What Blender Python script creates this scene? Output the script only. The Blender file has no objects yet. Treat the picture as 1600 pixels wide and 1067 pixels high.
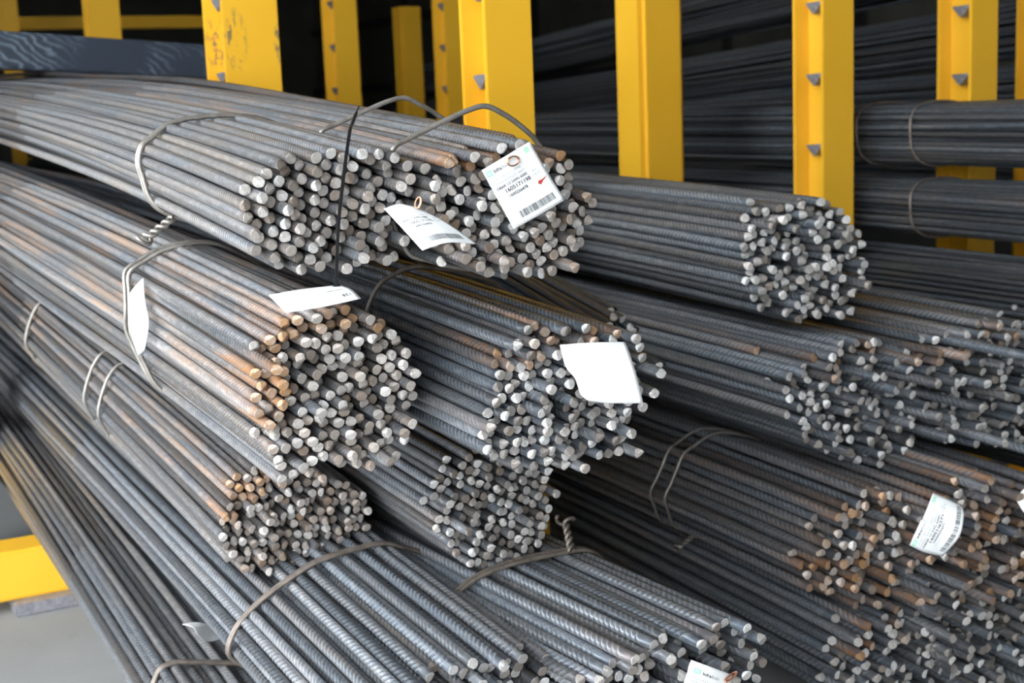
import bpy, bmesh, math, random
import numpy as np
from mathutils import Matrix, Vector

# ------------------------------------------------------------------ camera, light
F, CX, CY = 2222.0, 800.0, 533.5          # 50 mm lens on 36 mm, frame 1600 x 1067
CAMH = 1.15
R = np.array([[0.88108993, -0.11239433, 0.45939966],
              [-0.47130007, -0.12762178, 0.87269063],
              [-0.03945607, -0.98543401, -0.16541772]])   # world <- camera (x right, y down, z forward)
scene = bpy.context.scene
COL = scene.collection
cam_data = bpy.data.cameras.new('camera')
cam_data.lens = 50.0; cam_data.sensor_width = 36.0
cam_data.clip_start = 0.05; cam_data.clip_end = 200
cam_data.dof.use_dof = True
cam_data.dof.focus_distance = 1.80
cam_data.dof.aperture_fstop = 7.2
cam = bpy.data.objects.new('camera', cam_data)
COL.objects.link(cam)
M = Matrix.Identity(4)
for i in range(3):
    M[i][0] = R[i][0]; M[i][1] = -R[i][1]; M[i][2] = -R[i][2]
M[2][3] = CAMH
cam.matrix_world = M
scene.camera = cam

world = bpy.data.worlds.new('overcast_sky'); scene.world = world
world.use_nodes = True
bg = world.node_tree.nodes['Background']
bg.inputs[0].default_value = (0.90, 0.96, 1.0, 1)
bg.inputs[1].default_value = 9.7
scene.view_settings.view_transform = 'Standard'
scene.view_settings.look = 'None'
scene.view_settings.exposure = 0.0
scene.view_settings.gamma = 1.0
scene.view_settings.use_curve_mapping = False

ORIGIN = np.array([0, 0, CAMH])
def ray(px, py):
    return R @ np.array([(px - CX) / F, (py - CY) / F, 1.0])
def P(px, py, Z):
    return ORIGIN + ray(px, py) * Z
def on_plane(px, py, Y):
    r = ray(px, py)
    return ORIGIN + r * (Y / r[1])

# ------------------------------------------------------------------ materials
def new_mat(name):
    m = bpy.data.materials.new(name); m.use_nodes = True
    nt = m.node_tree
    return m, nt, nt.nodes['Principled BSDF']
def N(nt, t, **kw):
    n = nt.nodes.new(t)
    for k, v in kw.items():
        setattr(n, k, v)
    return n
def math_node(nt, op, a, b=None, clamp=False):
    n = N(nt, 'ShaderNodeMath', operation=op); n.use_clamp = clamp
    for i, v in enumerate((a, b)):
        if v is None: continue
        if isinstance(v, (int, float)): n.inputs[i].default_value = v
        else: nt.links.new(v, n.inputs[i])
    return n.outputs[0]
def mix_col(nt, fac, a, b):
    n = N(nt, 'ShaderNodeMix', data_type='RGBA')
    for i, v in ((0, fac), (6, a), (7, b)):
        if isinstance(v, (int, float)): n.inputs[i].default_value = v
        elif isinstance(v, tuple): n.inputs[i].default_value = (*v, 1)
        else: nt.links.new(v, n.inputs[i])
    return n.outputs[2]
def noise(nt, vec, scale, detail=3.0, rough=0.55):
    n = N(nt, 'ShaderNodeTexNoise'); n.inputs['Scale'].default_value = scale
    n.inputs['Detail'].default_value = detail; n.inputs['Roughness'].default_value = rough
    if vec is not None: nt.links.new(vec, n.inputs['Vector'])
    return n.outputs[0]
def ramp(nt, v, lo, hi, a=0.0, b=1.0):
    n = N(nt, 'ShaderNodeMapRange'); n.inputs[1].default_value = lo; n.inputs[2].default_value = hi
    n.inputs[3].default_value = a; n.inputs[4].default_value = b; n.clamp = True
    nt.links.new(v, n.inputs[0]); return n.outputs[0]
def mapping(nt, vec, scale):
    n = N(nt, 'ShaderNodeMapping'); n.inputs['Scale'].default_value = scale
    nt.links.new(vec, n.inputs[0]); return n.outputs[0]

def bar_materials():
    """Hot-rolled bar: blue-grey mill scale, warm dust and rust; object colour carries (rust, warmth, lightness)."""
    out = []
    for end in (False, True):
        m, nt, b = new_mat('cut_bar_end' if end else 'mill_scale_steel')
        info = N(nt, 'ShaderNodeObjectInfo'); sep = N(nt, 'ShaderNodeSeparateColor')
        nt.links.new(info.outputs['Color'], sep.inputs[0])
        rust, warm, light = sep.outputs[0], sep.outputs[1], sep.outputs[2]
        tc = N(nt, 'ShaderNodeTexCoord')
        addv = N(nt, 'ShaderNodeVectorMath', operation='ADD')
        comb = N(nt, 'ShaderNodeCombineXYZ')
        nt.links.new(math_node(nt, 'MULTIPLY', info.outputs['Random'], 37.0), comb.inputs[0])
        nt.links.new(math_node(nt, 'MULTIPLY', info.outputs['Random'], 91.0), comb.inputs[1])
        nt.links.new(tc.outputs['Object'], addv.inputs[0]); nt.links.new(comb.outputs[0], addv.inputs[1])
        vec = addv.outputs[0]
        if not end:
            streak = noise(nt, mapping(nt, vec, (60, 3.0, 60)), 1.0, 4)
            fine = noise(nt, mapping(nt, vec, (160, 60, 160)), 1.0, 3)
            sepx = N(nt, 'ShaderNodeSeparateXYZ'); nt.links.new(tc.outputs['Object'], sepx.inputs[0])
            near = ramp(nt, sepx.outputs[1], 0.0, 0.16, 1.0, 0.0)
            w = math_node(nt, 'MULTIPLY', warm, ramp(nt, streak, 0.30, 0.68, 0.15, 1.0), True)
            base = mix_col(nt, w, (0.105, 0.126, 0.154), (0.215, 0.170, 0.135))
            base = mix_col(nt, math_node(nt, 'MULTIPLY', ramp(nt, fine, 0.45, 0.75), 0.35), base, (0.42, 0.41, 0.40))
            rm = math_node(nt, 'ADD', ramp(nt, streak, 0.42, 0.66, 0.0, 0.75), math_node(nt, 'MULTIPLY', near, 0.75))
            rm = math_node(nt, 'MULTIPLY', rm, rust, True)
            rm = math_node(nt, 'MULTIPLY', rm, ramp(nt, fine, 0.30, 0.55, 0.45, 1.0), True)
            rcol = mix_col(nt, fine, (0.115, 0.050, 0.024), (0.27, 0.125, 0.042))
            base = mix_col(nt, rm, base, rcol)
            # rolled ribs are rubbed to brighter steel on their crests
            ca = N(nt, 'ShaderNodeAttribute', attribute_name='rib_crest')
            wear = math_node(nt, 'MULTIPLY', ramp(nt, ca.outputs['Fac'], 0.25, 1.0), math_node(nt, 'SUBTRACT', 0.75, math_node(nt, 'MULTIPLY', rm, 0.6)), True)
            base = mix_col(nt, wear, base, (0.42, 0.43, 0.445))
            vm = N(nt, 'ShaderNodeVectorMath', operation='SCALE')
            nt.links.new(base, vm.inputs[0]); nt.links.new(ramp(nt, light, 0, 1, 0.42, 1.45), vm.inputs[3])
            nt.links.new(vm.outputs[0], b.inputs['Base Color'])
            nt.links.new(math_node(nt, 'ADD', 0.33, math_node(nt, 'MULTIPLY', rm, 0.35)), b.inputs['Roughness'])
            nt.links.new(math_node(nt, 'SUBTRACT', 0.45, math_node(nt, 'MULTIPLY', rm, 0.4)), b.inputs['Metallic'])
            bump = N(nt, 'ShaderNodeBump'); bump.inputs['Strength'].default_value = 0.15
            bump.inputs['Distance'].default_value = 0.0006
            nt.links.new(fine, bump.inputs['Height']); nt.links.new(bump.outputs[0], b.inputs['Normal'])
        else:
            fine = noise(nt, mapping(nt, vec, (220, 220, 220)), 1.0, 3)
            base = mix_col(nt, ramp(nt, info.outputs['Alpha'], 0.1, 0.95), (0.17, 0.155, 0.145), (0.70, 0.69, 0.68))
            base = mix_col(nt, math_node(nt, 'MULTIPLY', ramp(nt, fine, 0.45, 0.7), 0.5), base, (0.24, 0.20, 0.17))
            base = mix_col(nt, math_node(nt, 'MULTIPLY', warm, 0.25), base, (0.34, 0.25, 0.18))
            rcol = mix_col(nt, fine, (0.24, 0.095, 0.03), (0.52, 0.27, 0.08))
            base = mix_col(nt, math_node(nt, 'MULTIPLY', rust, ramp(nt, fine, 0.3, 0.6, 0.55, 1.0), True), base, rcol)
            nt.links.new(base, b.inputs['Base Color'])
            b.inputs['Roughness'].default_value = 0.5; b.inputs['Metallic'].default_value = 0.25
            bump = N(nt, 'ShaderNodeBump'); bump.inputs['Strength'].default_value = 0.5
            bump.inputs['Distance'].default_value = 0.001
            nt.links.new(fine, bump.inputs['Height']); nt.links.new(bump.outputs[0], b.inputs['Normal'])
        out.append(m)
    return out
STEEL, CUT = bar_materials()

def simple(name, col, rough=0.5, metal=0.0, var=0.15, scale=20.0, col2=None):
    m, nt, b = new_mat(name)
    tc = N(nt, 'ShaderNodeTexCoord')
    n = noise(nt, tc.outputs['Object'], scale, 4)
    c2 = col2 or tuple(c * (1 - var * 2) for c in col)
    nt.links.new(mix_col(nt, ramp(nt, n, 0.35, 0.7), col, c2), b.inputs['Base Color'])
    b.inputs['Roughness'].default_value = rough; b.inputs['Metallic'].default_value = metal
    return m
WIRE = simple('galvanised_tie_wire', (0.34, 0.31, 0.28), 0.38, 0.6, 0.2, 60)
WIRE_DARK = simple('dull_brown_tie_wire', (0.20, 0.165, 0.14), 0.45, 0.4, 0.25, 60)
PAPER = simple('white_tag_paper', (0.86, 0.87, 0.88), 0.45, 0, 0.02, 30)
INK = simple('black_print', (0.02, 0.02, 0.025), 0.6, 0, 0.0)
INK_GREY = simple('grey_print', (0.42, 0.43, 0.45), 0.6, 0, 0.0)
INK_GREEN = simple('green_print', (0.25, 0.74, 0.47), 0.6, 0, 0.0)
INK_RED = simple('red_pen_mark', (0.5, 0.05, 0.04), 0.6, 0, 0.0)
COPPER = simple('copper_wire', (0.55, 0.27, 0.17), 0.35, 0.8, 0.1, 60)
BLACKP = simple('black_nylon', (0.012, 0.012, 0.014), 0.35, 0, 0.1)
BARE = simple('bare_steel', (0.34, 0.33, 0.36), 0.45, 0.5, 0.2, 80)

def yellow_paint(name='yellow_rack_paint', scuffed=False):
    m, nt, b = new_mat(name)
    tc = N(nt, 'ShaderNodeTexCoord')
    n = noise(nt, tc.outputs['Object'], 3.0, 5)
    base = mix_col(nt, ramp(nt, n, 0.3, 0.75), (0.80, 0.445, 0.030), (0.72, 0.375, 0.018))
    chips = noise(nt, tc.outputs['Object'], 55.0, 5, 0.7)
    base = mix_col(nt, ramp(nt, chips, 0.70, 0.74), base, (0.25, 0.20, 0.14))
    if scuffed:
        # old black rub marks where loads scraped the flange
        zc = P(362, 66, 3.6)[2]
        f = None
        for cx_, cz_, sx_, sz_ in ((-0.042, zc, 0.030, 0.075), (0.068, zc - 0.005, 0.012, 0.055)):
            sub = N(nt, 'ShaderNodeVectorMath', operation='SUBTRACT'); sub.inputs[1].default_value = (cx_, -0.08, cz_)
            nt.links.new(tc.outputs['Object'], sub.inputs[0])
            ln = N(nt, 'ShaderNodeVectorMath', operation='LENGTH')
            nt.links.new(mapping(nt, sub.outputs[0], (1 / sx_, 1.0, 1 / sz_)), ln.inputs[0])
            near = ramp(nt, ln.outputs['Value'], 0.6, 1.1, 1.0, 0.0)
            f = near if f is None else math_node(nt, 'ADD', f, near, True)
        s = noise(nt, mapping(nt, tc.outputs['Object'], (90, 90, 40)), 1.0, 5, 0.7)
        f = math_node(nt, 'MULTIPLY', f, ramp(nt, s, 0.52, 0.57))
        base = mix_col(nt, math_node(nt, 'MULTIPLY', f, 0.8), base, (0.07, 0.09, 0.09))
    nt.links.new(base, b.inputs['Base Color'])
    b.inputs['Roughness'].default_value = 0.38
    return m
YELLOW = yellow_paint()
YELLOW_SCUFF = yellow_paint('scuffed_yellow_paint', True)

def concrete():
    m, nt, b = new_mat('concrete_floor')
    tc = N(nt, 'ShaderNodeTexCoord')
    a = noise(nt, tc.outputs['Object'], 1.6, 6, 0.6); c = noise(nt, tc.outputs['Object'], 22.0, 5, 0.7)
    base = mix_col(nt, ramp(nt, a, 0.3, 0.7), (0.27, 0.27, 0.265), (0.20, 0.20, 0.20))
    base = mix_col(nt, ramp(nt, c, 0.60, 0.75, 0, 0.5), base, (0.13, 0.13, 0.13))
    nt.links.new(base, b.inputs['Base Color']); b.inputs['Roughness'].default_value = 0.75
    return m
CONCRETE = concrete()
WALL = simple('olive_grey_cladding', (0.14, 0.135, 0.11), 0.7, 0, 0.15, 2)
GIRT = simple('dark_steel_girt', (0.05, 0.05, 0.05), 0.6, 0.2)
ROOF = simple('dark_roof_sheet', (0.06, 0.06, 0.06), 0.7, 0)

# ------------------------------------------------------------------ helpers
def mesh_obj(name, me, parent=None, loc=(0, 0, 0)):
    o = bpy.data.objects.new(name, me); COL.objects.link(o)
    o.location = loc
    if parent is not None: o.parent = parent
    return o
def thing(name, label, cat, loc=(0, 0, 0), group=None):
    o = bpy.data.objects.new(name, None); COL.objects.link(o)
    o.empty_display_size = 0.05
    o.location = loc; o['label'] = label; o['category'] = cat
    if group: o['group'] = group
    return o
def tag(o, label, cat, group=None):
    o['label'] = label; o['category'] = cat
    if group: o['group'] = group
    return o
def struct(o, label=None):
    o['kind'] = 'structure'
    if label: o['label'] = label
    return o
def bm_to_mesh(bm, name, mat, smooth=False):
    me = bpy.data.meshes.new(name)
    bmesh.ops.recalc_face_normals(bm, faces=bm.faces)
    bm.to_mesh(me); bm.free()
    me.materials.append(mat)
    if smooth:
        me.polygons.foreach_set('use_smooth', [True] * len(me.polygons))
    return me
def box_mesh(name, lo, hi, mat, bevel=0.0):
    bm = bmesh.new()
    bmesh.ops.create_cube(bm, size=1.0)
    for v in bm.verts:
        v.co = Vector([lo[i] + (v.co[i] + 0.5) * (hi[i] - lo[i]) for i in range(3)])
    if bevel: bmesh.ops.bevel(bm, geom=bm.edges[:], offset=bevel, segments=2, affect='EDGES')
    return bm_to_mesh(bm, name, mat)
def np_mesh(name, verts, quads, tris, mats, matq=None, matt=None, smoothq=True, smootht=False, crest=None):
    me = bpy.data.meshes.new(name)
    nq, nt_ = len(quads), len(tris)
    me.vertices.add(len(verts)); me.vertices.foreach_set('co', np.asarray(verts, np.float32).ravel())
    me.loops.add(nq * 4 + nt_ * 3)
    li = np.concatenate([np.asarray(quads, np.int32).ravel(), np.asarray(tris, np.int32).ravel()]) if nt_ else np.asarray(quads, np.int32).ravel()
    me.loops.foreach_set('vertex_index', li)
    me.polygons.add(nq + nt_)
    st = np.concatenate([np.arange(nq) * 4, nq * 4 + np.arange(nt_) * 3]).astype(np.int32)
    me.polygons.foreach_set('loop_start', st)
    mi = np.zeros(nq + nt_, np.int32)
    if matq is not None: mi[:nq] = matq
    if matt is not None: mi[nq:] = matt
    for m in mats: me.materials.append(m)
    me.polygons.foreach_set('material_index', mi)
    sm = np.zeros(nq + nt_, bool); sm[:nq] = smoothq; sm[nq:] = smootht
    me.polygons.foreach_set('use_smooth', sm)
    me.update(calc_edges=True)
    if crest is not None:
        at = me.attributes.new('rib_crest', 'FLOAT', 'POINT'); at.data.foreach_set('value', np.asarray(crest, np.float32))
    return me
def tube_mesh(name, pts, r, mat, closed=False, sides=8, cap=True):
    pts = np.asarray(pts, float); n = len(pts)
    tang = np.zeros_like(pts)
    if closed: tang = np.roll(pts, -1, 0) - np.roll(pts, 1, 0)
    else:
        tang[1:-1] = pts[2:] - pts[:-2]; tang[0] = pts[1] - pts[0]; tang[-1] = pts[-1] - pts[-2]
    tang /= np.linalg.norm(tang, axis=1)[:, None] + 1e-12
    ref = np.array([0, 1.0, 0]) if abs(tang[0][1]) < 0.8 else np.array([1.0, 0, 0])
    verts = []
    u = np.cross(tang[0], ref); u /= np.linalg.norm(u)
    for i in range(n):
        u = u - tang[i] * np.dot(u, tang[i]); u /= np.linalg.norm(u) + 1e-12
        v = np.cross(tang[i], u)
        for k in range(sides):
            a = 2 * math.pi * k / sides
            verts.append(pts[i] + r * (math.cos(a) * u + math.sin(a) * v))
    quads = []
    for i in range(n if closed else n - 1):
        j = (i + 1) % n
        for k in range(sides):
            l = (k + 1) % sides
            quads.append((i * sides + k, i * sides + l, j * sides + l, j * sides + k))
    tris = []
    if not closed and cap:
        for base, i in ((0, 0), ((n - 1) * sides, n - 1)):
            verts.append(pts[i]); c = len(verts) - 1
            for k in range(sides): tris.append((base + k, base + (k + 1) % sides, c))
    return np_mesh(name, verts, quads, tris, [mat])
def smooth_path(pts, n=60, closed=False):
    pts = np.asarray(pts, float)
    m = len(pts); out = []
    segs = m if closed else m - 1
    per = max(2, n // segs)
    for i in range(segs):
        if closed: p0, p1, p2, p3 = pts[(i - 1) % m], pts[i], pts[(i + 1) % m], pts[(i + 2) % m]
        else: p0, p1, p2, p3 = pts[max(i - 1, 0)], pts[i], pts[i + 1], pts[min(i + 2, m - 1)]
        for k in range(per):
            t = k / per
            out.append(0.5 * (2 * p1 + (p2 - p0) * t + (2 * p0 - 5 * p1 + 4 * p2 - p3) * t * t + (3 * p1 - p0 - 3 * p2 + p3) * t ** 3))
    if not closed: out.append(pts[-1])
    return np.array(out)
def inside(poly, p):
    x, y = p; c = False; j = len(poly) - 1
    for i in range(len(poly)):
        xi, yi = poly[i]; xj, yj = poly[j]
        if (yi > y) != (yj > y) and x < (xj - xi) * (y - yi) / (yj - yi) + xi: c = not c
        j = i
    return c
def hull(pts):
    pts = sorted(map(tuple, pts))
    def half(ps):
        h = []
        for p in ps:
            while len(h) > 1 and (h[-1][0] - h[-2][0]) * (p[1] - h[-2][1]) - (h[-1][1] - h[-2][1]) * (p[0] - h[-2][0]) <= 0: h.pop()
            h.append(p)
        return h
    a, b = half(pts), half(pts[::-1])
    return np.array(a[:-1] + b[:-1])

# ------------------------------------------------------------------ the setting
def plane_box(name, lo, hi, mat, label=None):
    return struct(mesh_obj(name, box_mesh(name, lo, hi, mat)), label)
plane_box('floor', (-14, -22, -0.1), (12, 26, 0.0), CONCRETE, 'grey concrete floor')
plane_box('wall_right', (9.0, -2.5, 0), (9.2, 26, 6.5), WALL, 'olive grey clad side wall')
plane_box('wall_back', (-2.5, 24, 0), (9.2, 24.2, 6.5), WALL, 'dark clad end wall')
plane_box('wall_front', (-0.9, -2.7, 0), (9.2, -2.5, 6.5), WALL, 'clad front wall beside the open bay')
plane_box('wall_left', (-1.8, 3.6, 0), (-1.6, 24.2, 6.5), WALL, 'clad side wall beyond the open bay')
plane_box('ceiling', (-1.6, -2.7, 3.9), (9.2, 24.2, 4.05), ROOF, 'dark sheet roof')
for i, z in enumerate((1.4, 2.4, 3.4)):
    plane_box('trim_%d' % (i + 1), (8.90, -2.5, z), (9.0, 24, z + 0.12), GIRT, 'dark horizontal wall girt')
for i, y in enumerate(np.arange(2.0, 24, 2.0)):
    plane_box('trim_%d' % (i + 5), (8.95, y, 0), (9.0, y + 0.12, 3.9), GIRT, 'dark upright wall rib')

# ------------------------------------------------------------------ reinforcing bars
NS = 12
def bar_mesh(name, D, pathx, pathz, rng, ribbed=1.6, length=6.0, sides=NS):
    """One bar from its cut end (local y = 0) along +y, ribbed over the first stretch, bent along pathx/pathz."""
    Rc = D * 0.442
    phi0 = rng.uniform(0, 2 * math.pi)
    ang = np.arange(sides) * 2 * math.pi / sides
    loc = (ang) % (2 * math.pi)
    tri = np.where(loc < math.pi, loc / math.pi - 0.5, 1.5 - loc / math.pi)      # -0.5 .. 0.5 .. -0.5
    skew = 1.0 * Rc * math.pi * tri
    amp = np.abs(np.sin(loc)) ** 0.6
    longrib = np.where(np.minimum(loc % math.pi, math.pi - loc % math.pi) < 0.2, 0.035 * D, 0.0)
    pitch = D * (0.60 if D < 0.016 else 0.70)
    S, SK, H = [0.0], [0.0], [0.0]
    if ribbed > 0:
        s = 2.2 * pitch
        while s < ribbed:
            S += [s - 0.26 * pitch, s, s + 0.26 * pitch]; SK += [1, 1, 1]; H += [0, 1, 0]
            s += pitch
        s0 = s + 2 * pitch
    else: s0 = 0.3
    rest = np.linspace(s0, length, 14 if ribbed > 0 else 18)
    S += list(rest); SK += [0] * len(rest); H += [0] * len(rest)
    S, SK, H = np.array(S), np.array(SK), np.array(H)
    n = len(S)
    rad = Rc + H[:, None] * (0.075 * D) * amp[None] + longrib[None]
    ss = S[:, None] + SK[:, None] * skew[None]
    ca, sa = np.cos(ang + phi0), np.sin(ang + phi0)
    # sheared end: the bar is clipped by two or three planes
    planes = [(rng.uniform(-0.25, 0.25), rng.uniform(-0.35, 0.15), 0.0)]
    for _ in range(int(rng.integers(1, 3))):
        th = rng.uniform(0, 2 * math.pi); g = rng.uniform(0.7, 1.7)
        planes.append((g * math.cos(th), g * math.sin(th), -g * Rc * rng.uniform(0.25, 0.75)))
    cut = lambda x, z: np.max([a * x + b * z + c for a, b, c in planes], axis=0)
    x, z = rad * ca, rad * sa
    ss[0] = cut(x[0], z[0])
    X = x + pathx(ss); Z = z + pathz(ss)
    verts = np.stack([X, ss, Z], -1).reshape(-1, 3)
    i = np.arange(n - 1)[:, None] * sides; k = np.arange(sides)[None]; l = (k + 1) % sides
    quads = np.stack([i + k, i + l, i + sides + l, i + sides + k], -1).reshape(-1, 4)
    nq0 = len(quads)
    b0 = len(verts); k = np.arange(sides); l = (k + 1) % sides
    rings, q2 = [], []
    fr = (1.0, 0.93, 0.66, 0.33)
    for j, q in enumerate(fr):
        xi, zi = x[0] * q, z[0] * q
        rings.append(np.stack([xi, cut(xi, zi) - (0.05 * Rc if j else 0.0), zi], -1))
        if j: q2.append(np.stack([b0 + (j - 1) * sides + l, b0 + (j - 1) * sides + k, b0 + j * sides + k, b0 + j * sides + l], -1))
    mid = np.array([[0, float(cut(np.zeros(1), np.zeros(1))[0]) - 0.05 * Rc, 0]])
    verts = np.concatenate([verts] + rings + [mid])
    bl = b0 + 3 * sides
    t2 = np.stack([bl + l, bl + k, np.full(sides, b0 + 4 * sides)], -1)
    quads = np.concatenate([quads] + q2)
    far = (n - 1) * sides
    t3 = np.stack([far + k, far + l, np.full(sides, len(verts))], -1)
    verts = np.concatenate([verts, [[verts[far:far + sides, 0].mean(), length, verts[far:far + sides, 2].mean()]]])
    tris = np.concatenate([t2, t3])
    sm = np.ones(len(quads), bool); sm[nq0:] = False
    crest = np.zeros(len(verts)); crest[:n * sides] = (H[:, None] * amp[None] + (longrib[None] > 0) * 0.5).ravel()
    return np_mesh(name, verts, quads[:, ::-1], tris[:, ::-1], [STEEL, CUT], (~sm).astype(np.int32), 1, sm, False, crest)

def pack(poly, D, rng):
    """Loose random packing of bar centres inside an outline (metres)."""
    poly = np.asarray(poly); lo, hi = poly.min(0), poly.max(0)
    c = poly.mean(0)
    shr = c + (poly - c) * (1 - D * 0.55 / np.linalg.norm(poly - c, axis=1).mean())
    a = rng.uniform(0, math.pi / 3); ca, sa = math.cos(a), math.sin(a)
    pts = []
    g = D * 1.045; span = int(np.linalg.norm(hi - lo) / g) + 2
    for i in range(-span, span):
        for j in range(-span, span):
            u, v = (i + 0.5 * (j % 2)) * g, j * g * 0.866
            p = (c[0] + u * ca - v * sa, c[1] + u * sa + v * ca)
            if inside(shr, p): pts.append(p)
    pts = np.array(pts) + rng.normal(0, 0.20 * D, (len(pts), 2))
    for _ in range(50):
        d = pts[:, None] - pts[None]; r = np.linalg.norm(d, axis=2) + 1e-9
        w = np.where((r < D) & (r > 1e-6), (D - r) / r, 0)
        pts = pts + 0.30 * (d * w[..., None]).sum(1)
        for i, p in enumerate(pts):
            if not inside(shr, p): pts[i] = p + (c - p) / np.linalg.norm(c - p) * 0.10 * D
    return pts, c

def lin(c): return np.asarray(c)
def bundle(name, label, outline, Zc, D, vp, L=0.9, seed=0, rust=None, warm=0.4, light=0.5, lightend=0.55,
           ties=(), nvar=8, ribbed=1.6, length=6.0, jit=0.013, group='steel bar bundles', shell=None, sides=NS, tilt=0.0018,
           lift=0.0, az_in=None):
    rng = np.random.default_rng(seed)
    out = np.array(outline, float); cpx = out.mean(0)
    Y0 = P(cpx[0], cpx[1], Zc)[1]
    poly = np.array([on_plane(x, y, Y0)[[0, 2]] for x, y in out])
    if lift: poly[:, 1] += lift
    pts, c = pack(poly, D, rng)
    r = ray(*vp); ax, az = r[0] / r[1], r[2] / r[1]
    if az_in is not None: az = az_in
    px = lambda s: ax * 2.5 * (1 - np.exp(-np.maximum(s, 0) / 2.5))
    pz = lambda s: az * L * (1 - np.exp(-np.maximum(s, 0) / L))
    zmin = pts[:, 1].min() - D / 2
    root = thing(name, label, 'rebar bundle', (c[0], Y0, zmin), group)
    variants = []
    for k in range(nvar):
        a1, f1, p1 = rng.uniform(0.0005, 0.003), rng.uniform(1.5, 3.5), rng.uniform(0, 6)
        a2, f2, p2 = rng.uniform(0.0005, 0.003), rng.uniform(1.5, 3.5), rng.uniform(0, 6)
        qx = lambda s, a=a1, f=f1, p=p1: px(s) + a * (np.sin(f * s + p) - math.sin(p))
        qz = lambda s, a=a2, f=f2, p=p2: pz(s) + a * (np.sin(f * s + p) - math.sin(p))
        variants.append(bar_mesh('bar_shape', D, qx, qz, rng, ribbed, length, sides))
    h = hull(pts)
    depth_in = np.array([min(np.linalg.norm(p - q) for q in smooth_hull(h)) for p in pts])
    span = pts.max(0) - pts.min(0)
    tl = []
    for i, p in enumerate(pts):
        if shell is not None and depth_in[i] > shell: continue
        o = bpy.data.objects.new('reinforcing_bar', variants[int(rng.integers(nvar))])
        COL.objects.link(o); o.parent = root
        dy = rng.normal(0, jit)
        if rng.random() < 0.06: dy += rng.normal(0, jit * 2.2)
        rx, rz = rng.normal(0, tilt), rng.normal(0, tilt)
        if depth_in[i] < D and rng.random() < 0.10: rz += rng.normal(0, 0.006)
        o.location = (p[0] - c[0], dy, p[1] - zmin)
        o.rotation_euler = (rx, 0, rz)
        u, v = (p - pts.min(0)) / span
        ru = rust(u, v, rng) if rust else 0.0
        w = warm + rng.normal(0, 0.22)
        lt = float(np.clip(rng.normal(light, 0.22), 0, 1)) if rng.random() < 0.8 else float(rng.uniform(0, 1))
        o.color = (float(np.clip(ru, 0, 1)), float(np.clip(w, 0, 1)), lt, float(np.clip(rng.normal(lightend, 0.30), 0, 1)))
        tl.append((p, dy, rx, rz))
    # tie wires
    for t in ties:
        s = t['s']; wr = t.get('r', 0.0034)
        q = np.array([[p[0] + px(s) - rz * s, p[1] + pz(s) + rx * s] for p, dy, rx, rz in tl])
        hc = q.mean(0); hq = hull(q)
        lp = smooth_hull(hq, 26)
        dirs = lp - hc; dl = np.linalg.norm(dirs, axis=1)[:, None]
        lp = hc + dirs / dl * (dl + D * 0.5 + wr * 1.0)
        hh = np.abs(lp[:, 1] - hc[1]).max()
        bl = t.get('bulge', 0.0)
        lp[:, 1] += bl * np.clip((lp[:, 1] - hc[1]) / hh, 0, 1) ** 2
        lean = t.get('lean', 0.0); leanx = t.get('leanx', 0.0)
        for kk in range(t.get('n', 2)):
            off = t.get('gap', 0.0078) * kk
            wob = np.sin(np.arange(len(lp)) * 0.9 + kk) * t.get('wob', 0.001)
            loop = np.stack([lp[:, 0] - c[0], s + off + wob + lean * (lp[:, 1] - hc[1]) + leanx * (lp[:, 0] - hc[0]), lp[:, 1] - zmin], -1)
            o = mesh_obj('tie_wire', tube_mesh('tie_wire', smooth_path(loop, 130, True), wr, t.get('mat', WIRE), True, 8), root)
            if kk == 0 and t.get('knot') is not None:
                a = t['knot']
                j = int(np.argmin(np.abs(np.arctan2(lp[:, 1] - hc[1], lp[:, 0] - hc[0]) - a)))
                base = loop[j]; od = np.array([dirs[j][0], 0, dirs[j][1]]); od /= np.linalg.norm(od)
                kd = np.array(t.get('kdir', (od[0] - 0.3, 0.6, od[2] - 0.2))); kd /= np.linalg.norm(kd)
                e1 = np.cross(kd, (0, 0, 1.0)); e1 /= np.linalg.norm(e1); e2 = np.cross(kd, e1)
                for sgn in (0, 1):
                    th = np.linspace(0, 5.2 * math.pi, 40)
                    rr = wr * 1.05 * np.where(th > 4.2 * math.pi, 1 + (th - 4.2 * math.pi) * 1.1, 1)
                    pp = base + od * wr * 1.5 + kd * (np.linspace(-0.004, 0.052, 40)[:, None]) + rr[:, None] * (np.cos(th + sgn * math.pi)[:, None] * e1 + np.sin(th + sgn * math.pi)[:, None] * e2)
                    mesh_obj('twisted_wire_end', tube_mesh('twisted_wire_end', pp, wr * 0.92, t.get('mat', WIRE), False, 7), o)
    return root, Y0
def smooth_hull(h, n=40):
    per = np.concatenate([h, h[:1]]); d = np.r_[0, np.cumsum(np.linalg.norm(np.diff(per, axis=0), axis=1))]
    t = np.linspace(0, d[-1], n, endpoint=False)
    return np.stack([np.interp(t, d, per[:, 0]), np.interp(t, d, per[:, 1])], -1)

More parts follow.
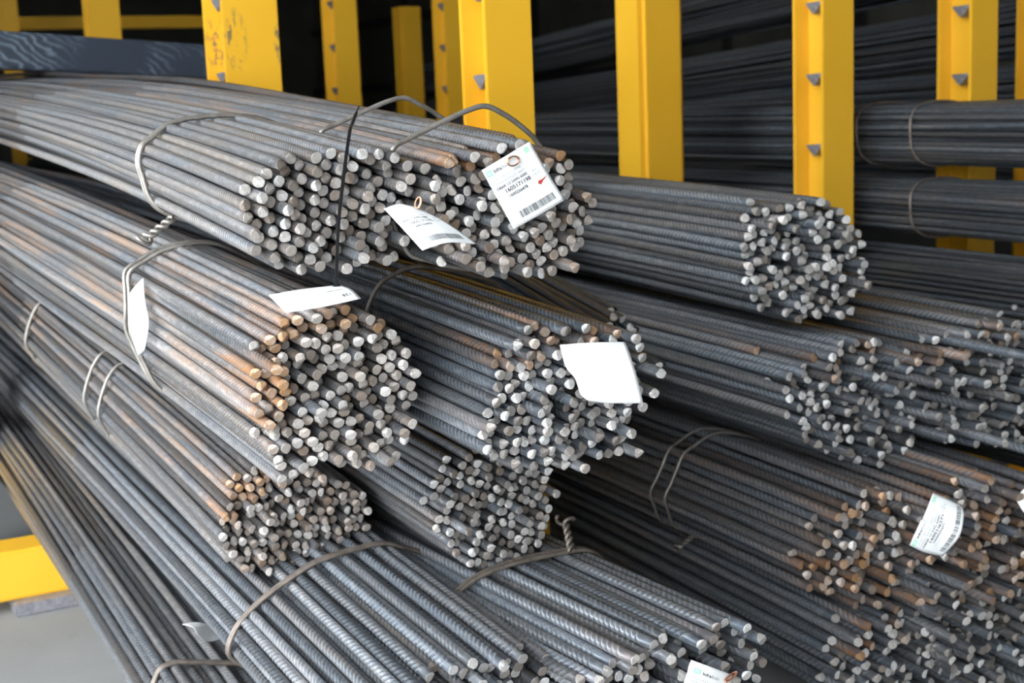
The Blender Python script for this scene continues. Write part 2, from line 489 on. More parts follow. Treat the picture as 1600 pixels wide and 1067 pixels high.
def rust_none(u, v, r): return max(0, r.normal(0.02, 0.08))
def rust_top(u, v, r): return r.uniform(0.3, 1.0) if v > 0.80 and r.random() < 0.55 else max(0, r.normal(0.08, 0.12))
def rust_left(u, v, r): return r.uniform(0.5, 1.0) if (u < 0.22 and 0.3 < v < 0.95 or v > 0.86) and r.random() < 0.7 else max(0, r.normal(0.04, 0.1))
def rust_topleft(u, v, r): return r.uniform(0.5, 1.0) if v - u > 0.45 and r.random() < 0.7 else max(0, r.normal(0.1, 0.12))
def rust_heavy(u, v, r): return r.uniform(0.35, 1.0) if r.random() < 0.45 else max(0, r.normal(0.2, 0.15))
def rust_bits(u, v, r): return r.uniform(0.3, 0.8) if v > 0.75 and r.random() < 0.4 else max(0, r.normal(0.02, 0.06))

D1, D2 = 0.0147, 0.0185
D7 = 0.0165
GL, GR, GK = 'bundles stacked in the near rack bay', 'bundles stacked in the right rack bay', 'bundles in the far rack bay'
B = {}
B['B1'] = bundle('rebar_bundle', 'topmost left bundle with a double wire tie, black cable tie before it',
    [(385,262),(430,236),(520,226),(600,226),(640,243),(650,290),(645,340),(635,420),(560,428),(440,430),(390,402),(366,350),(370,300)],
    1.60, D1, (-330, 70), 3.0, 1, rust_none, 0.75, 0.58, group=GL, az_in=0.085,
    ties=[dict(s=0.47, n=2, gap=0.0105, knot=-2.4, lean=0.15)])
B['B2'] = bundle('rebar_bundle', 'topmost middle bundle with browned upper bars, square printed tag on its cut ends',
    [(662,258),(705,232),(760,214),(830,208),(895,245),(938,315),(930,385),(880,432),(770,442),(695,418),(665,385),(658,320)],
    1.67, D1, (-330, 40), 3.0, 2, rust_top, 0.6, 0.42, group=GL, az_in=0.09,
    ties=[dict(s=0.10, n=1, bulge=0.022, lean=-0.1), dict(s=0.36, n=1, bulge=0.015, lean=-0.1)])
B['B3'] = bundle('rebar_bundle', 'left bundle with orange rusted end tips, directly under the topmost left bundle',
    [(392,525),(440,492),(520,472),(590,482),(640,530),(662,610),(645,690),(600,742),(520,735),(440,768),(412,705),(388,650),(382,570)],
    1.71, D1, (-520, 0), 2.7, 3, rust_left, 0.85, 0.58, group=GL, az_in=0.085,
    ties=[dict(s=0.50, n=2, gap=0.028, lean=0.1, wob=0.003)])
B['B4'] = bundle('rebar_bundle', 'middle bundle of blue-grey bars with a blank white tag on its ends',
    [(770,540),(820,505),(900,497),(990,520),(1025,575),(1012,650),(992,722),(900,742),(800,737),(740,702),(745,640),(765,590)],
    1.75, D1, (-620, -20), 2.0, 4, rust_bits, 0.2, 0.45, group=GL, az_in=0.085,
    ties=[dict(s=0.33, n=1, mat=WIRE_DARK, bulge=0.012)])
B['B5'] = bundle('rebar_bundle', 'left bundle with rusty brown upper bars, squeezed under the orange-tipped bundle',
    [(340,790),(370,735),(430,718),(520,740),(585,770),(582,825),(500,872),(400,912),(355,882),(335,840)],
    2.20, 0.0153, (-480, 40), 3.0, 5, rust_topleft, 0.8, 0.5, group=GL, az_in=0.095,
    ties=[dict(s=0.72, n=1), dict(s=0.84, n=1), dict(s=1.45, n=2)])
B['B6'] = bundle('rebar_bundle', 'recessed bundle of brownish cut ends under the blank-tagged bundle',
    [(662,760),(690,715),(740,695),(850,712),(872,760),(862,830),(842,882),(740,897),(690,862),(668,800)],
    2.12, 0.0151, (-500, 30), 2.5, 6, rust_none, 0.45, 0.42, group=GL)
B['B7'] = bundle('rebar_bundle', 'bottom foreground bundle under a doubled brown wire hoop beside the paper scrap',
    [(505,1210),(560,1125),(630,1075),(690,1040),(770,1004),(850,1005),(905,1040),(930,1120),(900,1220),(800,1300),(650,1310)],
    1.83, D7, (-420, 80), 2.5, 7, rust_none, 0.25, 0.5, group=GL, jit=0.03,
    ties=[dict(s=0.42, n=2, mat=WIRE_DARK, gap=0.0072)])
B['B7a'] = bundle('rebar_bundle', 'lowest left bundle above the bare floor, its ends out of the picture',
    [(581,1707),(620,1630),(699,1597),(800,1600),(880,1680),(880,1800),(780,1880),(650,1850)],
    1.50, D7, (-400, -20), 3.0, 8, rust_none, 0.6, 0.5, group=GL, shell=0.035,
    ties=[dict(s=0.95, n=2, mat=WIRE_DARK, gap=0.0072)])
B['B8'] = bundle('rebar_bundle', 'bottom middle bundle under a double wire loop, printed tag at its lower ends',
    [(930,1035),(1020,992),(1100,972),(1165,963),(1202,1000),(1205,1060),(1185,1150),(1100,1200),(960,1190),(900,1120),(900,1060)],
    1.85, D7, (-620, 190), 2.5, 9, rust_none, 0.15, 0.45, group=GL, jit=0.02,
    ties=[dict(s=0.34, n=2, mat=WIRE_DARK, gap=0.012, knot=1.0, wob=0.002)])
B['R1'] = bundle('rebar_bundle', 'topmost bundle of the right stack, standing clear before two yellow posts',
    [(1165,330),(1190,312),(1300,306),(1340,345),(1363,400),(1357,450),(1330,492),(1240,510),(1190,487),(1160,440),(1150,380)],
    2.6, D2, (-150, 150), 1.0, 11, rust_none, 0.12, 0.45, group=GR, ribbed=1.5, jit=0.02)
B['R2'] = bundle('rebar_bundle', 'right stack bundle just under the topmost one, left of two side by side',
    [(1215,610),(1250,560),(1310,530),(1380,528),(1445,545),(1465,600),(1440,660),(1420,712),(1350,737),(1280,702),(1240,670)],
    2.6, D2, (-400, 130), 1.0, 12, rust_bits, 0.1, 0.42, group=GR, ribbed=1.5, jit=0.025)
B['R3'] = bundle('rebar_bundle', 'right stack bundle cut by the picture edge at middle height, without rust',
    [(1400,560),(1450,520),(1530,498),(1610,490),(1650,540),(1640,640),(1600,692),(1500,702),(1440,680)],
    2.68, D2, (-430, 130), 1.0, 13, rust_bits, 0.1, 0.42, group=GR, ribbed=1.5, jit=0.035)
B['R4'] = bundle('rebar_bundle', 'rust-speckled right stack bundle held by two spread wires',
    [(1255,880),(1290,800),(1340,760),(1400,758),(1450,790),(1462,850),(1432,920),(1350,938),(1270,932)],
    2.5, D2, (-420, 90), 1.0, 14, rust_heavy, 0.2, 0.42, group=GR, ribbed=1.5, jit=0.025,
    ties=[dict(s=0.42, n=2, gap=0.05, mat=WIRE, r=0.0032, knot=-2.4)])
B['R5'] = bundle('rebar_bundle', 'rust-orange bundle at the right edge with a curled printed tag',
    [(1450,770),(1500,735),(1590,735),(1660,760),(1680,840),(1600,895),(1500,892),(1455,860)],
    2.55, D2, (-420, 90), 1.0, 15, rust_heavy, 0.3, 0.4, group=GR, ribbed=1.3, jit=0.03)
B['R6'] = bundle('rebar_bundle', 'lowest right stack bundle, its ends at the lower picture edge',
    [(1290,1000),(1330,960),(1400,940),(1450,970),(1470,1040),(1440,1110),(1350,1120),(1290,1080)],
    2.5, D2, (-420, 90), 1.0, 16, rust_bits, 0.2, 0.4, group=GR, ribbed=1.5, jit=0.03)
B['R7'] = bundle('rebar_bundle', 'lowest bundle in the right corner of the picture',
    [(1440,930),(1500,900),(1600,882),(1700,920),(1690,1020),(1600,1072),(1500,1082),(1450,1020)],
    2.55, D2, (-420, 90), 1.0, 17, rust_bits, 0.25, 0.38, group=GR, ribbed=1.3, jit=0.03)

# ------------------------------------------------------------------ far bundles behind the yellow posts
def far_bundle(label, p0, p1, height, width, D, seed, ties=()):
    """A long tied bundle between two points; only its outer bars can be seen."""
    rng = np.random.default_rng(seed)
    p0, p1 = np.array(p0), np.array(p1); d = p1 - p0; Ln = np.linalg.norm(d)
    yaw = math.atan2(-d[0], d[1]); pit = math.asin(d[2] / Ln)
    root = thing('rebar_bundle', label, 'rebar bundle', tuple(p0), GK)
    root.rotation_euler = (pit, 0, yaw)
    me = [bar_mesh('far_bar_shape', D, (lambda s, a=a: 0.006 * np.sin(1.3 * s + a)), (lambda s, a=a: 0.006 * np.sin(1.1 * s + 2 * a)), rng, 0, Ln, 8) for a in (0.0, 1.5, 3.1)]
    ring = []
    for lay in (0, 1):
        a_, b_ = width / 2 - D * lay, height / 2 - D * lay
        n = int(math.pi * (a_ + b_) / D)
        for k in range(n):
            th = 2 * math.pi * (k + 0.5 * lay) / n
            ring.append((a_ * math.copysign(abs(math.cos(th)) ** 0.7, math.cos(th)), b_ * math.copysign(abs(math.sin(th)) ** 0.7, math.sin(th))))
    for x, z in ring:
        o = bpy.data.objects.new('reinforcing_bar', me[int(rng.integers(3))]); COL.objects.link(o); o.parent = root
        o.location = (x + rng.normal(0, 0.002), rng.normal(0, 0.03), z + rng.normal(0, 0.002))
        o.color = (max(0, rng.normal(0.1, 0.15)), float(np.clip(rng.normal(0.10, 0.12), 0, 1)), float(np.clip(rng.normal(0.08, 0.15), 0, 1)), 1)  # same steel, darkened in colour to stand in for the deep shade back there
    for s in ties:
        th = np.linspace(0, 2 * math.pi, 40, endpoint=False)
        lp = np.stack([(width / 2 + D * 0.6) * np.sign(np.cos(th)) * abs(np.cos(th)) ** 0.7, s + 0.01 * np.sin(th), (height / 2 + D * 0.6) * np.sign(np.sin(th)) * abs(np.sin(th)) ** 0.7], -1)
        mesh_obj('tie_wire', tube_mesh('tie_wire', lp, 0.003, WIRE_DARK, True, 6), root)
    return root
def line(px0, py0, Z0, px1, py1, Z1): return P(px0, py0, Z0), P(px1, py1, Z1)
def far(label, near_px, Zn, slope_y, L, h, w, seed, ties=(), ext=0.0):
    p0 = P(near_px[0], near_px[1], Zn) - np.array([0, ext, slope_y * ext])
    p1 = p0 + np.array([0, L, slope_y * L])
    return far_bundle(label, p0, p1, h, w, D7, seed, ties)
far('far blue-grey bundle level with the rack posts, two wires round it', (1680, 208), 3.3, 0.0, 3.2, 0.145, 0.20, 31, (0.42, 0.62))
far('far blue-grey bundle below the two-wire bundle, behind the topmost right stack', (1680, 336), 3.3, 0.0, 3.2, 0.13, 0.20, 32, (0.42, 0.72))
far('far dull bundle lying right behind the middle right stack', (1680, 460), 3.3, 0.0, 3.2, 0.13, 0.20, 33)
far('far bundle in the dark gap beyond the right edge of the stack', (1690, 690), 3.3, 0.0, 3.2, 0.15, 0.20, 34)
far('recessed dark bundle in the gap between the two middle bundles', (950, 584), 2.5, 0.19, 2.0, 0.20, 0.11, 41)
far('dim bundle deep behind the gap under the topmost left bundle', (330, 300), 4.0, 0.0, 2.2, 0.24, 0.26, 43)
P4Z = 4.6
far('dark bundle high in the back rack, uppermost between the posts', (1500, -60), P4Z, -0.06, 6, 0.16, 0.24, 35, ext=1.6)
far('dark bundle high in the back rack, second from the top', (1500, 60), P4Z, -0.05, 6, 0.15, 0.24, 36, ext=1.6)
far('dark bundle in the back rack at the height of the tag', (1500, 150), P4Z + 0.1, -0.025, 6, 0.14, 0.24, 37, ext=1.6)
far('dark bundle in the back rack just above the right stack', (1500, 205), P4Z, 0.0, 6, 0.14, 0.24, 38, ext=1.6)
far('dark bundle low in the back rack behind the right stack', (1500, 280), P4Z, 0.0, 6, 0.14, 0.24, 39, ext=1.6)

# ------------------------------------------------------------------ yellow rack posts
def h_post(label, px, py, Z, b, depth, top=3.0, teeth_py=None, spacing=0.18, mat=YELLOW, base=True):
    p = P(px, py, Z); x, y = p[0], p[1]
    root = thing('rack_post', label, 'post', (x, y, 0), 'yellow rack posts')
    t = 0.010
    mesh_obj('front_flange', box_mesh('front_flange', (-b / 2, -depth / 2, 0.012), (b / 2, -depth / 2 + t, top), mat, 0.002), root)
    mesh_obj('rear_flange', box_mesh('rear_flange', (-b / 2, depth / 2 - t, 0.012), (b / 2, depth / 2, top), mat, 0.002), root)
    mesh_obj('web', box_mesh('web', (-0.005, -depth / 2 + t, 0.012), (0.005, depth / 2 - t, top), mat), root)
    if base: mesh_obj('base_plate', box_mesh('base_plate', (-b / 2 - 0.04, -depth / 2 - 0.05, 0), (b / 2 + 0.04, depth / 2 + 0.05, 0.012), mat, 0.002), root)
    if teeth_py is not None:
        z0 = P(px, teeth_py, Z)[2]
        zs = [z for z in (z0 + k * spacing for k in range(-8, 12)) if 0.4 < z < top - 0.05]
        bm = bmesh.new()
        x0, x1 = -b / 2 + 0.004, -0.005
        w = depth * 0.5; ya, yb = -depth / 2 + t, -depth / 2 + t + w
        # small downward wedge welded between web and front flange
        v = [bm.verts.new(c) for c in ((x0, ya, 0), (x0, yb, 0), (x0 + 0.003, (ya + yb) / 2 + 0.006, -0.026), (x1, ya, 0), (x1, yb, 0), (x1, (ya + yb) / 2 + 0.006, -0.026),
                                       (x0, ya, 0.006), (x0, yb, 0.004), (x1, ya, 0.006), (x1, yb, 0.004))]
        for f in ((0, 1, 2), (3, 5, 4), (0, 2, 5, 3), (1, 4, 5, 2), (6, 8, 9, 7), (0, 6, 7, 1), (3, 4, 9, 8), (0, 3, 8, 6), (1, 7, 9, 4)):
            bm.faces.new([v[i] for i in f])
        me = bm_to_mesh(bm, 'support_tooth', BARE)
        for z in zs: mesh_obj('support_tooth', me, root, (0, 0, z))
    return root
def box_post(label, px, py, Z, b, top=3.0, depth=None):
    p = P(px, py, Z); root = thing('rack_post', label, 'post', (p[0], p[1], 0), 'yellow rack posts')
    d = depth or b
    bm = bmesh.new(); bmesh.ops.create_cube(bm, size=1.0)
    for v in bm.verts: v.co = Vector((v.co.x * b, v.co.y * d, 0.012 + (v.co.z + 0.5) * (top - 0.012)))
    vert = [e for e in bm.edges if abs(e.verts[0].co.z - e.verts[1].co.z) > 0.5]
    bmesh.ops.bevel(bm, geom=vert, offset=b * 0.11, segments=4, affect='EDGES')
    me = bm_to_mesh(bm, 'box_column', YELLOW)
    mesh_obj('box_column', me, root)
    mesh_obj('base_plate', box_mesh('base_plate', (-b / 2 - 0.04, -d / 2 - 0.04, 0), (b / 2 + 0.04, d / 2 + 0.04, 0.012), YELLOW, 0.002), root)
    return root
h_post('scuffed bright yellow post behind the topmost left bundle', 378, 70, 3.6, 0.144, 0.165, teeth_py=116, mat=YELLOW_SCUFF)
h_post('yellow toothed post behind the printed square tag', 775, 70, 3.0, 0.111, 0.118, teeth_py=120)
box_post('smooth round-cornered yellow post behind the topmost right bundle', 1015, 140, 4.0, 0.143)
h_post('yellow toothed post standing right of the smooth round-cornered one', 1286, 140, 3.7, 0.103, 0.12, teeth_py=118)
h_post('toothed post near the right edge standing behind the two-wire far bundle', 1511, 80, 3.87, 0.10, 0.125, teeth_py=118)
h_post('sliver of yellow post at the right picture edge', 1632, 80, 4.0, 0.10, 0.12, teeth_py=118)
h_post('darker far post right of the scuffed post', 533, 80, 6.1, 0.105, 0.15, teeth_py=72)
h_post('dark orange far toothed post just left of the tag post', 704, 80, 6.35, 0.105, 0.13, teeth_py=72)
box_post('short far post with an open rounded top', 638, 80, 7.0, 0.115, top=P(638, 12, 7.0)[2], depth=0.11)
h_post('far ochre post above the dark steel beam', 159, 30, 6.2, 0.13, 0.14)
h_post('far yellow post in the upper left corner', 12, 10, 8.0, 0.09, 0.10)
h_post('near bright yellow post at the lower left, standing on the floor', -46, 860, 3.75, 0.13, 0.14, top=0.62)

# base beams that carry the stacks
def beam(name, label, lo, hi, mat=YELLOW, cat='beam', bevel=0.006):
    o = mesh_obj(name, box_mesh(name, lo, hi, mat, bevel)); return tag(o, label, cat)
pl = P(40, 870, 3.45)
bb = thing('base_beam', 'yellow base beam beside the lower left post on the floor', 'beam', (pl[0], pl[1], 0))
mesh_obj('beam_body', box_mesh('beam_body', (-0.14, -0.07, 0.03), (3.3 - pl[0], 0.05, 0.15), YELLOW, 0.006), bb)
mesh_obj('foot_plate', box_mesh('foot_plate', (-0.05, -0.11, 0.0), (0.10, 0.07, 0.03), BARE, 0.004), bb)
mesh_obj('foot_plate', box_mesh('foot_plate', (2.45 - pl[0], -0.10, 0.0), (2.6 - pl[0], 0.07, 0.03), BARE, 0.004), bb)
beam('cross_beam', 'far orange cross beam in the dark behind the ochre post', tuple(P(40, 46, 9.0) + np.array([-0.3, 0, 0])), tuple(P(330, 22, 9.0) + np.array([0.2, 0.6, 0.03])), YELLOW)

# dark steel beam lying behind the top bundles
def dark_beam():
    m, nt, b = new_mat('scuffed_blue_black_steel')
    tc = N(nt, 'ShaderNodeTexCoord')
    w = N(nt, 'ShaderNodeTexWave'); w.inputs['Scale'].default_value = 4; w.inputs['Distortion'].default_value = 9; w.inputs['Detail'].default_value = 3
    w.inputs['Detail Scale'].default_value = 1.2
    mp = N(nt, 'ShaderNodeMapping'); mp.inputs['Rotation'].default_value = (0, math.radians(35), 0); mp.inputs['Scale'].default_value = (2.2, 1, 5)
    nt.links.new(tc.outputs['Object'], mp.inputs[0]); nt.links.new(mp.outputs[0], w.inputs['Vector'])
    patch = noise(nt, tc.outputs['Object'], 3.0, 3)
    f = math_node(nt, 'MULTIPLY', ramp(nt, w.outputs[1], 0.55, 0.95), ramp(nt, patch, 0.47, 0.6))
    nt.links.new(mix_col(nt, f, (0.026, 0.036, 0.054), (0.11, 0.14, 0.18)), b.inputs['Base Color'])
    b.inputs['Roughness'].default_value = 0.5
    a, c = P(-260, 66, 4.1), P(420, 108, 4.8)
    d = c - a; Ln = np.linalg.norm(d)
    me = box_mesh('steel_beam', (0, 0, -0.046), (Ln, 0.12, 0.066), m, 0.006)
    o = mesh_obj('steel_beam', me, None, tuple(a))
    o.rotation_euler = (0, -math.asin(d[2] / Ln), math.atan2(d[1], d[0]))
    tag(o, 'dark blue-grey scuffed steel beam behind the topmost bundles', 'beam')
dark_beam()

# ------------------------------------------------------------------ tags
def coons(top, right, bottom, left):
    """Surface through four boundary polylines (world points); u left to right, v top to bottom."""
    def curve(pts):
        pts = np.array(pts); sp = smooth_path(pts, 40) if len(pts) > 2 else pts
        d = np.r_[0, np.cumsum(np.linalg.norm(np.diff(sp, axis=0), axis=1))]; d /= d[-1]
        return lambda t: np.array([np.interp(t, d, sp[:, i]) for i in range(3)])
    c0, c1, d0, d1 = curve(top), curve(bottom), curve(left), curve(right)
    p00, p10, p01, p11 = c0(0), c0(1), c1(0), c1(1)
    def S(u, v):
        return (1 - v) * c0(u) + v * c1(u) + (1 - u) * d0(v) + u * d1(v) - ((1 - u) * (1 - v) * p00 + u * (1 - v) * p10 + (1 - u) * v * p01 + u * v * p11)
    return S
def text_mesh(body, bold=False):
    cu = bpy.data.curves.new('print', 'FONT'); cu.body = body; cu.size = 1.0; cu.resolution_u = 2
    if bold: cu.offset = 0.02
    o = bpy.data.objects.new('print', cu); COL.objects.link(o)
    dg = bpy.context.evaluated_depsgraph_get()
    me = bpy.data.meshes.new_from_object(o.evaluated_get(dg))
    bpy.data.objects.remove(o); bpy.data.curves.remove(cu)
    return me
_text_cache = {}
def paper_tag(label, sides, Y, prints=None, flip=1, hole=None):
    """sides: four boundary polylines of (px, py, lift) points; lift in metres towards the camera from the plane y = Y."""
    def W(p):
        lift = p[2] if len(p) > 2 else 0.0
        r = ray(p[0], p[1]); return ORIGIN + r * ((Y - lift) / r[1])
    S = coons(*[[W(p) for p in s] for s in sides])
    base = S(0.5, 0.5)
    root = thing('paper_tag', label, 'tag', tuple(base), 'white paper tags')
    n = 16; V = []
    def nrm(u, v, e=0.01):
        a = S(min(u + e, 1), v) - S(max(u - e, 0), v); b = S(u, min(v + e, 1)) - S(u, max(v - e, 0))
        m = np.cross(a, b); m /= np.linalg.norm(m) + 1e-12
        return m if np.dot(m, S(u, v) - ORIGIN) < 0 else -m
    for lay in (0, 1):
        for i in range(n + 1):
            for j in range(n + 1):
                u, v = j / n, i / n
                V.append(S(u, v) - base - nrm(u, v) * 0.0005 * lay)
    q = []; m1 = n + 1; o2 = m1 * m1
    for i in range(n):
        for j in range(n):
            a = i * m1 + j
            q.append((a, a + m1, a + m1 + 1, a + 1)); q.append((o2 + a, o2 + a + 1, o2 + a + m1 + 1, o2 + a + m1))
    for j in range(n):
        for a, b in ((j, j + 1), (n * m1 + j + 1, n * m1 + j), ((j + 1) * m1, j * m1), (j * m1 + n, (j + 1) * m1 + n)):
            q.append((a, b, o2 + b, o2 + a))
    mesh_obj('sheet', np_mesh('sheet', V, q, [], [PAPER]), root)
    def put(verts, polys, mat, name):
        out = [S(min(max(u, 0.0), 1.0), min(max(v, 0.0), 1.0)) - base + nrm(min(max(u, 0.01), 0.99), min(max(v, 0.01), 0.99)) * 0.0004 for u, v in verts]
        me = bpy.data.meshes.new(name); me.from_pydata([tuple(p) for p in out], [], polys); me.materials.append(mat)
        mesh_obj(name, me, root)
    for it in prints or ():
        if it[0] == 'text':
            _, body, u0, v0, u1, hgt, mat, nm = it[:8]
            if body not in _text_cache:
                me = text_mesh(body, True)
                co = np.array([v.co[:2] for v in me.vertices]); po = [tuple(p.vertices) for p in me.polygons]
                _text_cache[body] = (co, po); bpy.data.meshes.remove(me)
            co, po = _text_cache[body]
            w = co[:, 0].max(); cap = 0.72
            put([(u0 + x / w * (u1 - u0), v0 - y / cap * hgt) for x, y in co], po, mat, nm)
        elif it[0] == 'rects':
            _, rects, mat, nm = it
            vs, ps = [], []
            for u0, v0, u1, v1 in rects:
                k = len(vs); vs += [(u0, v0), (u1, v0), (u1, v1), (u0, v1)]; ps.append((k, k + 1, k + 2, k + 3))
            put(vs, ps, mat, nm)
        elif it[0] == 'poly':
            _, pts, mat, nm = it
            put(pts, [tuple(range(len(pts)))], mat, nm)
    return root, S, base
def logo(u, v, w, h):
    t = 0.2
    return ('rects', [(u, v, u + w, v + h * t), (u, v + h * (1 - t), u + w, v + h), (u, v + h * t, u + w * t, v + h * (1 - t)), (u + w * (1 - t), v + h * t, u + w, v + h * (1 - t)),
                      (u + w * 0.42, v + h * 0.32, u + w * 0.6, v + h * 0.72)], INK_GREEN, 'printed_logo')
def barcode(u0, v0, u1, v1, seed=3):
    rng = random.Random(seed); out = []; u = u0
    while u < u1:
        w = rng.choice((0.005, 0.008, 0.014)); out.append((u, v0, min(u + w, u1), v1)); u += w + rng.choice((0.006, 0.009, 0.013))
    return ('rects', out, INK, 'printed_barcode')
def full_print(num='1605171198', num2='1600256478'):
    return [logo(0.03, 0.06, 0.10, 0.085),
            ('text', 'Infra', 0.16, 0.135, 0.31, 0.06, INK, 'printed_name'),
            ('text', 'Build', 0.315, 0.135, 0.45, 0.06, INK_GREY, 'printed_name'),
            ('text', 'ACRS CERT NO 120302', 0.06, 0.245, 0.62, 0.032, INK_GREY, 'printed_line'),
            ('text', '500N AS/NZS 4671', 0.06, 0.315, 0.66, 0.036, INK_GREY, 'printed_line'),
            ('text', 'DBAR 12 500N 6000', 0.06, 0.385, 0.66, 0.042, INK, 'printed_line'),
            ('text', num, 0.17, 0.475, 0.68, 0.062, INK, 'printed_number'),
            ('text', num2, 0.19, 0.555, 0.56, 0.046, INK, 'printed_number'),
            ('text', 'PCS', 0.76, 0.40, 0.84, 0.03, INK_GREY, 'printed_line'),
            ('text', '1.0 T', 0.72, 0.465, 0.88, 0.04, INK_GREY, 'printed_line'),
            ('rects', [(0.15, 0.60, 0.40, 0.606), (0.15, 0.635, 0.36, 0.641)], INK_GREY, 'printed_rule'),
            barcode(0.20, 0.80, 0.88, 0.91)]
YB = {k: v[1] for k, v in B.items()}
def wire_loop(root, base, c, r, ax1, ax2, turns=1.6, pitch=0.004, mat=COPPER, rw=0.0009):
    th = np.linspace(0, turns * 2 * math.pi, 50)
    pts = c + r * np.cos(th)[:, None] * ax1 + 0.7 * r * np.sin(th)[:, None] * ax2 + np.linspace(0, pitch, 50)[:, None] * np.array([0, -1.0, 0])
    mesh_obj('copper_twist', tube_mesh('copper_twist', pts - base, rw, mat, False, 6), root)
# square printed tag
r, S, b = paper_tag('square printed tag with a red pen mark, on the topmost middle bundle',
    [[(753, 266, .016), (790, 244, .018), (828, 221, .016)], [(828, 221, .016), (855, 268, .018), (883, 312, .020)],
     [(803, 358, .020), (843, 336, .022), (883, 312, .020)], [(753, 266, .016), (778, 312, .018), (803, 358, .020)]], YB['B2'] - 0.042,
    full_print() + [logo(0.82, 0.04, 0.08, 0.07), ('poly', [(0.74, 0.58), (0.78, 0.55), (0.83, 0.56), (0.97, 0.545), (0.84, 0.585), (0.78, 0.62)], INK_RED, 'red_pen_mark')])
wire_loop(r, b, S(0.52, 0.10) + np.array([0, -0.003, 0]), 0.0075, np.array([1.0, 0, 0.1]), np.array([0, 0, 1.0]))
# curled printed tag on the left topmost bundle
r, S, b = paper_tag('curled printed tag drooping from the lower right of the topmost left bundle',
    [[(600, 326, .0), (625, 319, .01), (651, 324, .008)], [(651, 324, .008), (695, 346, .020), (746, 381, .03)],
     [(660, 391, .045), (700, 379, .042), (746, 381, .03)], [(600, 326, .0), (630, 358, .022), (660, 391, .045)]], YB['B2'] - 0.032,
    full_print('1605171191')[:-1] + [barcode(0.20, 0.78, 0.85, 0.90, 4)])
wire_loop(r, b, S(0.98, 0.02) + np.array([0, -0.001, 0.006]), 0.006, np.array([0.3, 0, 1.0]), np.array([0.5, -0.6, 0]))
# tag on the black cable tie
r, S, b = paper_tag('long white tag hanging level on the black cable tie',
    [[(420, 461, .03), (470, 452, .03), (533, 445, .02)], [(533, 445, .02), (550, 452, .04), (564, 466, .06)],
     [(447, 488, .07), (505, 479, .07), (564, 466, .06)], [(420, 461, .03), (434, 475, .05), (447, 488, .07)]], YB['B1'] - 0.035,
    [('text', 'DBAR 500N', 0.90, 0.36, 0.66, -0.05, INK, 'printed_line'), ('text', '125', 0.94, 0.66, 0.80, -0.11, INK, 'printed_line'),
     ('text', 'ACRS CERT NO 120302', 0.60, 0.45, 0.20, -0.05, INK_GREY, 'printed_line')])
# blank tag
paper_tag('blank white tag with a curled corner on the middle bundle ends',
    [[(875, 539, .014), (925, 535, .02), (978, 534, .016)], [(978, 534, .016), (993, 580, .03), (1005, 630, .028)],
     [(921, 628, .0), (950, 630, .022), (1005, 630, .028)], [(875, 539, .014), (884, 573, .010), (899, 592, .012), (907, 616, .004), (921, 628, .0)]], YB['B4'] - 0.05)
# curled tag at the right
paper_tag('curled printed tag turned on its side at the rusty right bundles',
    [[(1421, 852, .0), (1438, 815, .02), (1441, 812, .02), (1458, 770, .0)], [(1458, 770, .0), (1482, 779, .01), (1503, 789, .02)],
     [(1473, 869, .02), (1499, 838, .05), (1506, 805, .04), (1503, 789, .02)], [(1421, 852, .0), (1445, 863, .01), (1473, 869, .02)]], YB['R5'] - 0.05,
    full_print('1600106271', '1600250471')[:-1] + [logo(0.85, 0.05, 0.09, 0.09), barcode(0.10, 0.80, 0.92, 0.92, 7)])
paper_tag('white tag cut off by the right picture edge on the rusty bundle',
    [[(1586, 778, 0), (1598, 766, .006), (1612, 754, 0)], [(1612, 754, 0), (1630, 775, .005), (1645, 792, 0)],
     [(1612, 818, .01), (1630, 806, .01), (1645, 792, 0)], [(1586, 778, 0), (1598, 798, .01), (1612, 818, .01)]], YB['R5'] - 0.05,
    [logo(0.04, 0.06, 0.11, 0.09)])
r, S, b = paper_tag('printed tag with a copper twist at the bottom middle bundle',
    [[(1080, 1031, .01), (1112, 1042, .016), (1146, 1055, .01)], [(1146, 1055, .01), (1140, 1090, .016), (1128, 1125, .02)],
     [(1056, 1102, .02), (1092, 1114, .022), (1128, 1125, .02)], [(1080, 1031, .01), (1069, 1066, .016), (1056, 1102, .02)]], YB['B8'] - 0.05,
    [logo(0.10, 0.13, 0.13, 0.10), ('text', 'Infra', 0.27, 0.225, 0.46, 0.065, INK, 'printed_name'), ('text', 'Build', 0.465, 0.225, 0.64, 0.065, INK_GREY, 'printed_name'),
     ('text', 'ACRS CERT NO 120302', 0.08, 0.36, 0.70, 0.035, INK_GREY, 'printed_line'), ('text', '500N AS/NZS 4671', 0.08, 0.43, 0.72, 0.04, INK_GREY, 'printed_line'),
     ('text', 'DBAR 16 500N 6000', 0.08, 0.51, 0.72, 0.045, INK, 'printed_line'), barcode(0.15, 0.80, 0.88, 0.92, 9)])
wire_loop(r, b, S(0.80, 0.10) + np.array([0.004, -0.004, 0.002]), 0.010, np.array([0.9, 0, 0.45]), np.array([0.15, -0.3, -0.15]), 1.8)
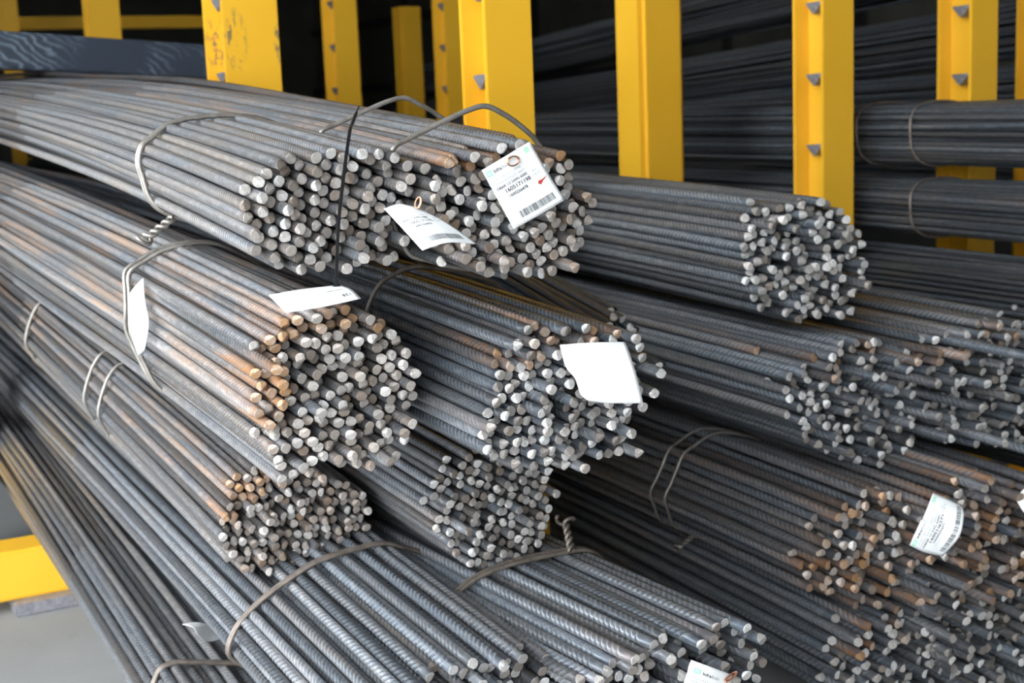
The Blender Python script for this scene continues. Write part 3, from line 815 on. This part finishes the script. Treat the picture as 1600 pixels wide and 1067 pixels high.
# tag tucked under the wires on the side of the orange-tipped bundle
def side_tag():
    Y = YB['B3'] + 0.42
    paper_tag('torn white tag tucked under the double wire of the orange-tipped bundle',
        [[(203, 458, 0), (212, 446, 0), (224, 434, 0)], [(224, 434, 0), (227, 470, .01), (233, 505, .02), (226, 548, .02)],
         [(216, 557, .02), (221, 553, .02), (226, 548, .02)], [(203, 458, 0), (200, 490, .01), (206, 525, .02), (216, 557, .02)]], Y)
side_tag()
paper_tag('small curled white paper scrap at the brown wire on the floor-side bundles',
    [[(285, 975, .05), (305, 972, .03), (322, 974, .01)], [(322, 974, .01), (340, 986, .0), (347, 998, .0)],
     [(318, 1000, .04), (330, 1002, .02), (347, 998, .0)], [(285, 975, .05), (302, 980, .06), (308, 990, .06), (318, 1000, .04)]], YB['B7'] + 0.62)

# ------------------------------------------------------------------ black cable tie
def cable_tie():
    Y = YB['B1'] - 0.05
    pts = [on_plane(561, 165, Y + 0.06), on_plane(551, 192, Y + 0.03), on_plane(546, 208, Y + 0.005), on_plane(537, 275, Y - 0.012), on_plane(529, 350, Y - 0.014), on_plane(525, 446, Y - 0.008)]
    base = pts[-1]
    root = thing('cable_tie', 'black cable tie standing upright before the topmost left bundle', 'cable tie', tuple(base))
    sp = smooth_path(pts, 40)
    V, q = [], []
    for i, p in enumerate(sp):
        w = 0.0019 if i > 3 else 0.0008
        for dx, dy in ((-w, 0.0006), (w, 0.0006), (w, -0.0006), (-w, -0.0006)): V.append(p - base + np.array([dx, dy, 0]))
        if i:
            for k in range(4): q.append(((i - 1) * 4 + k, (i - 1) * 4 + (k + 1) % 4, i * 4 + (k + 1) % 4, i * 4 + k))
    q.append((0, 1, 2, 3)); n = len(sp) * 4; q.append((n - 1, n - 2, n - 3, n - 4))
    mesh_obj('strap', np_mesh('strap', V, q, [], [BLACKP], smoothq=False), root)
    mesh_obj('lock_head', box_mesh('lock_head', (-0.0045, -0.004, -0.008), (0.0045, 0.004, 0.001), BLACKP, 0.001), root)
cable_tie()
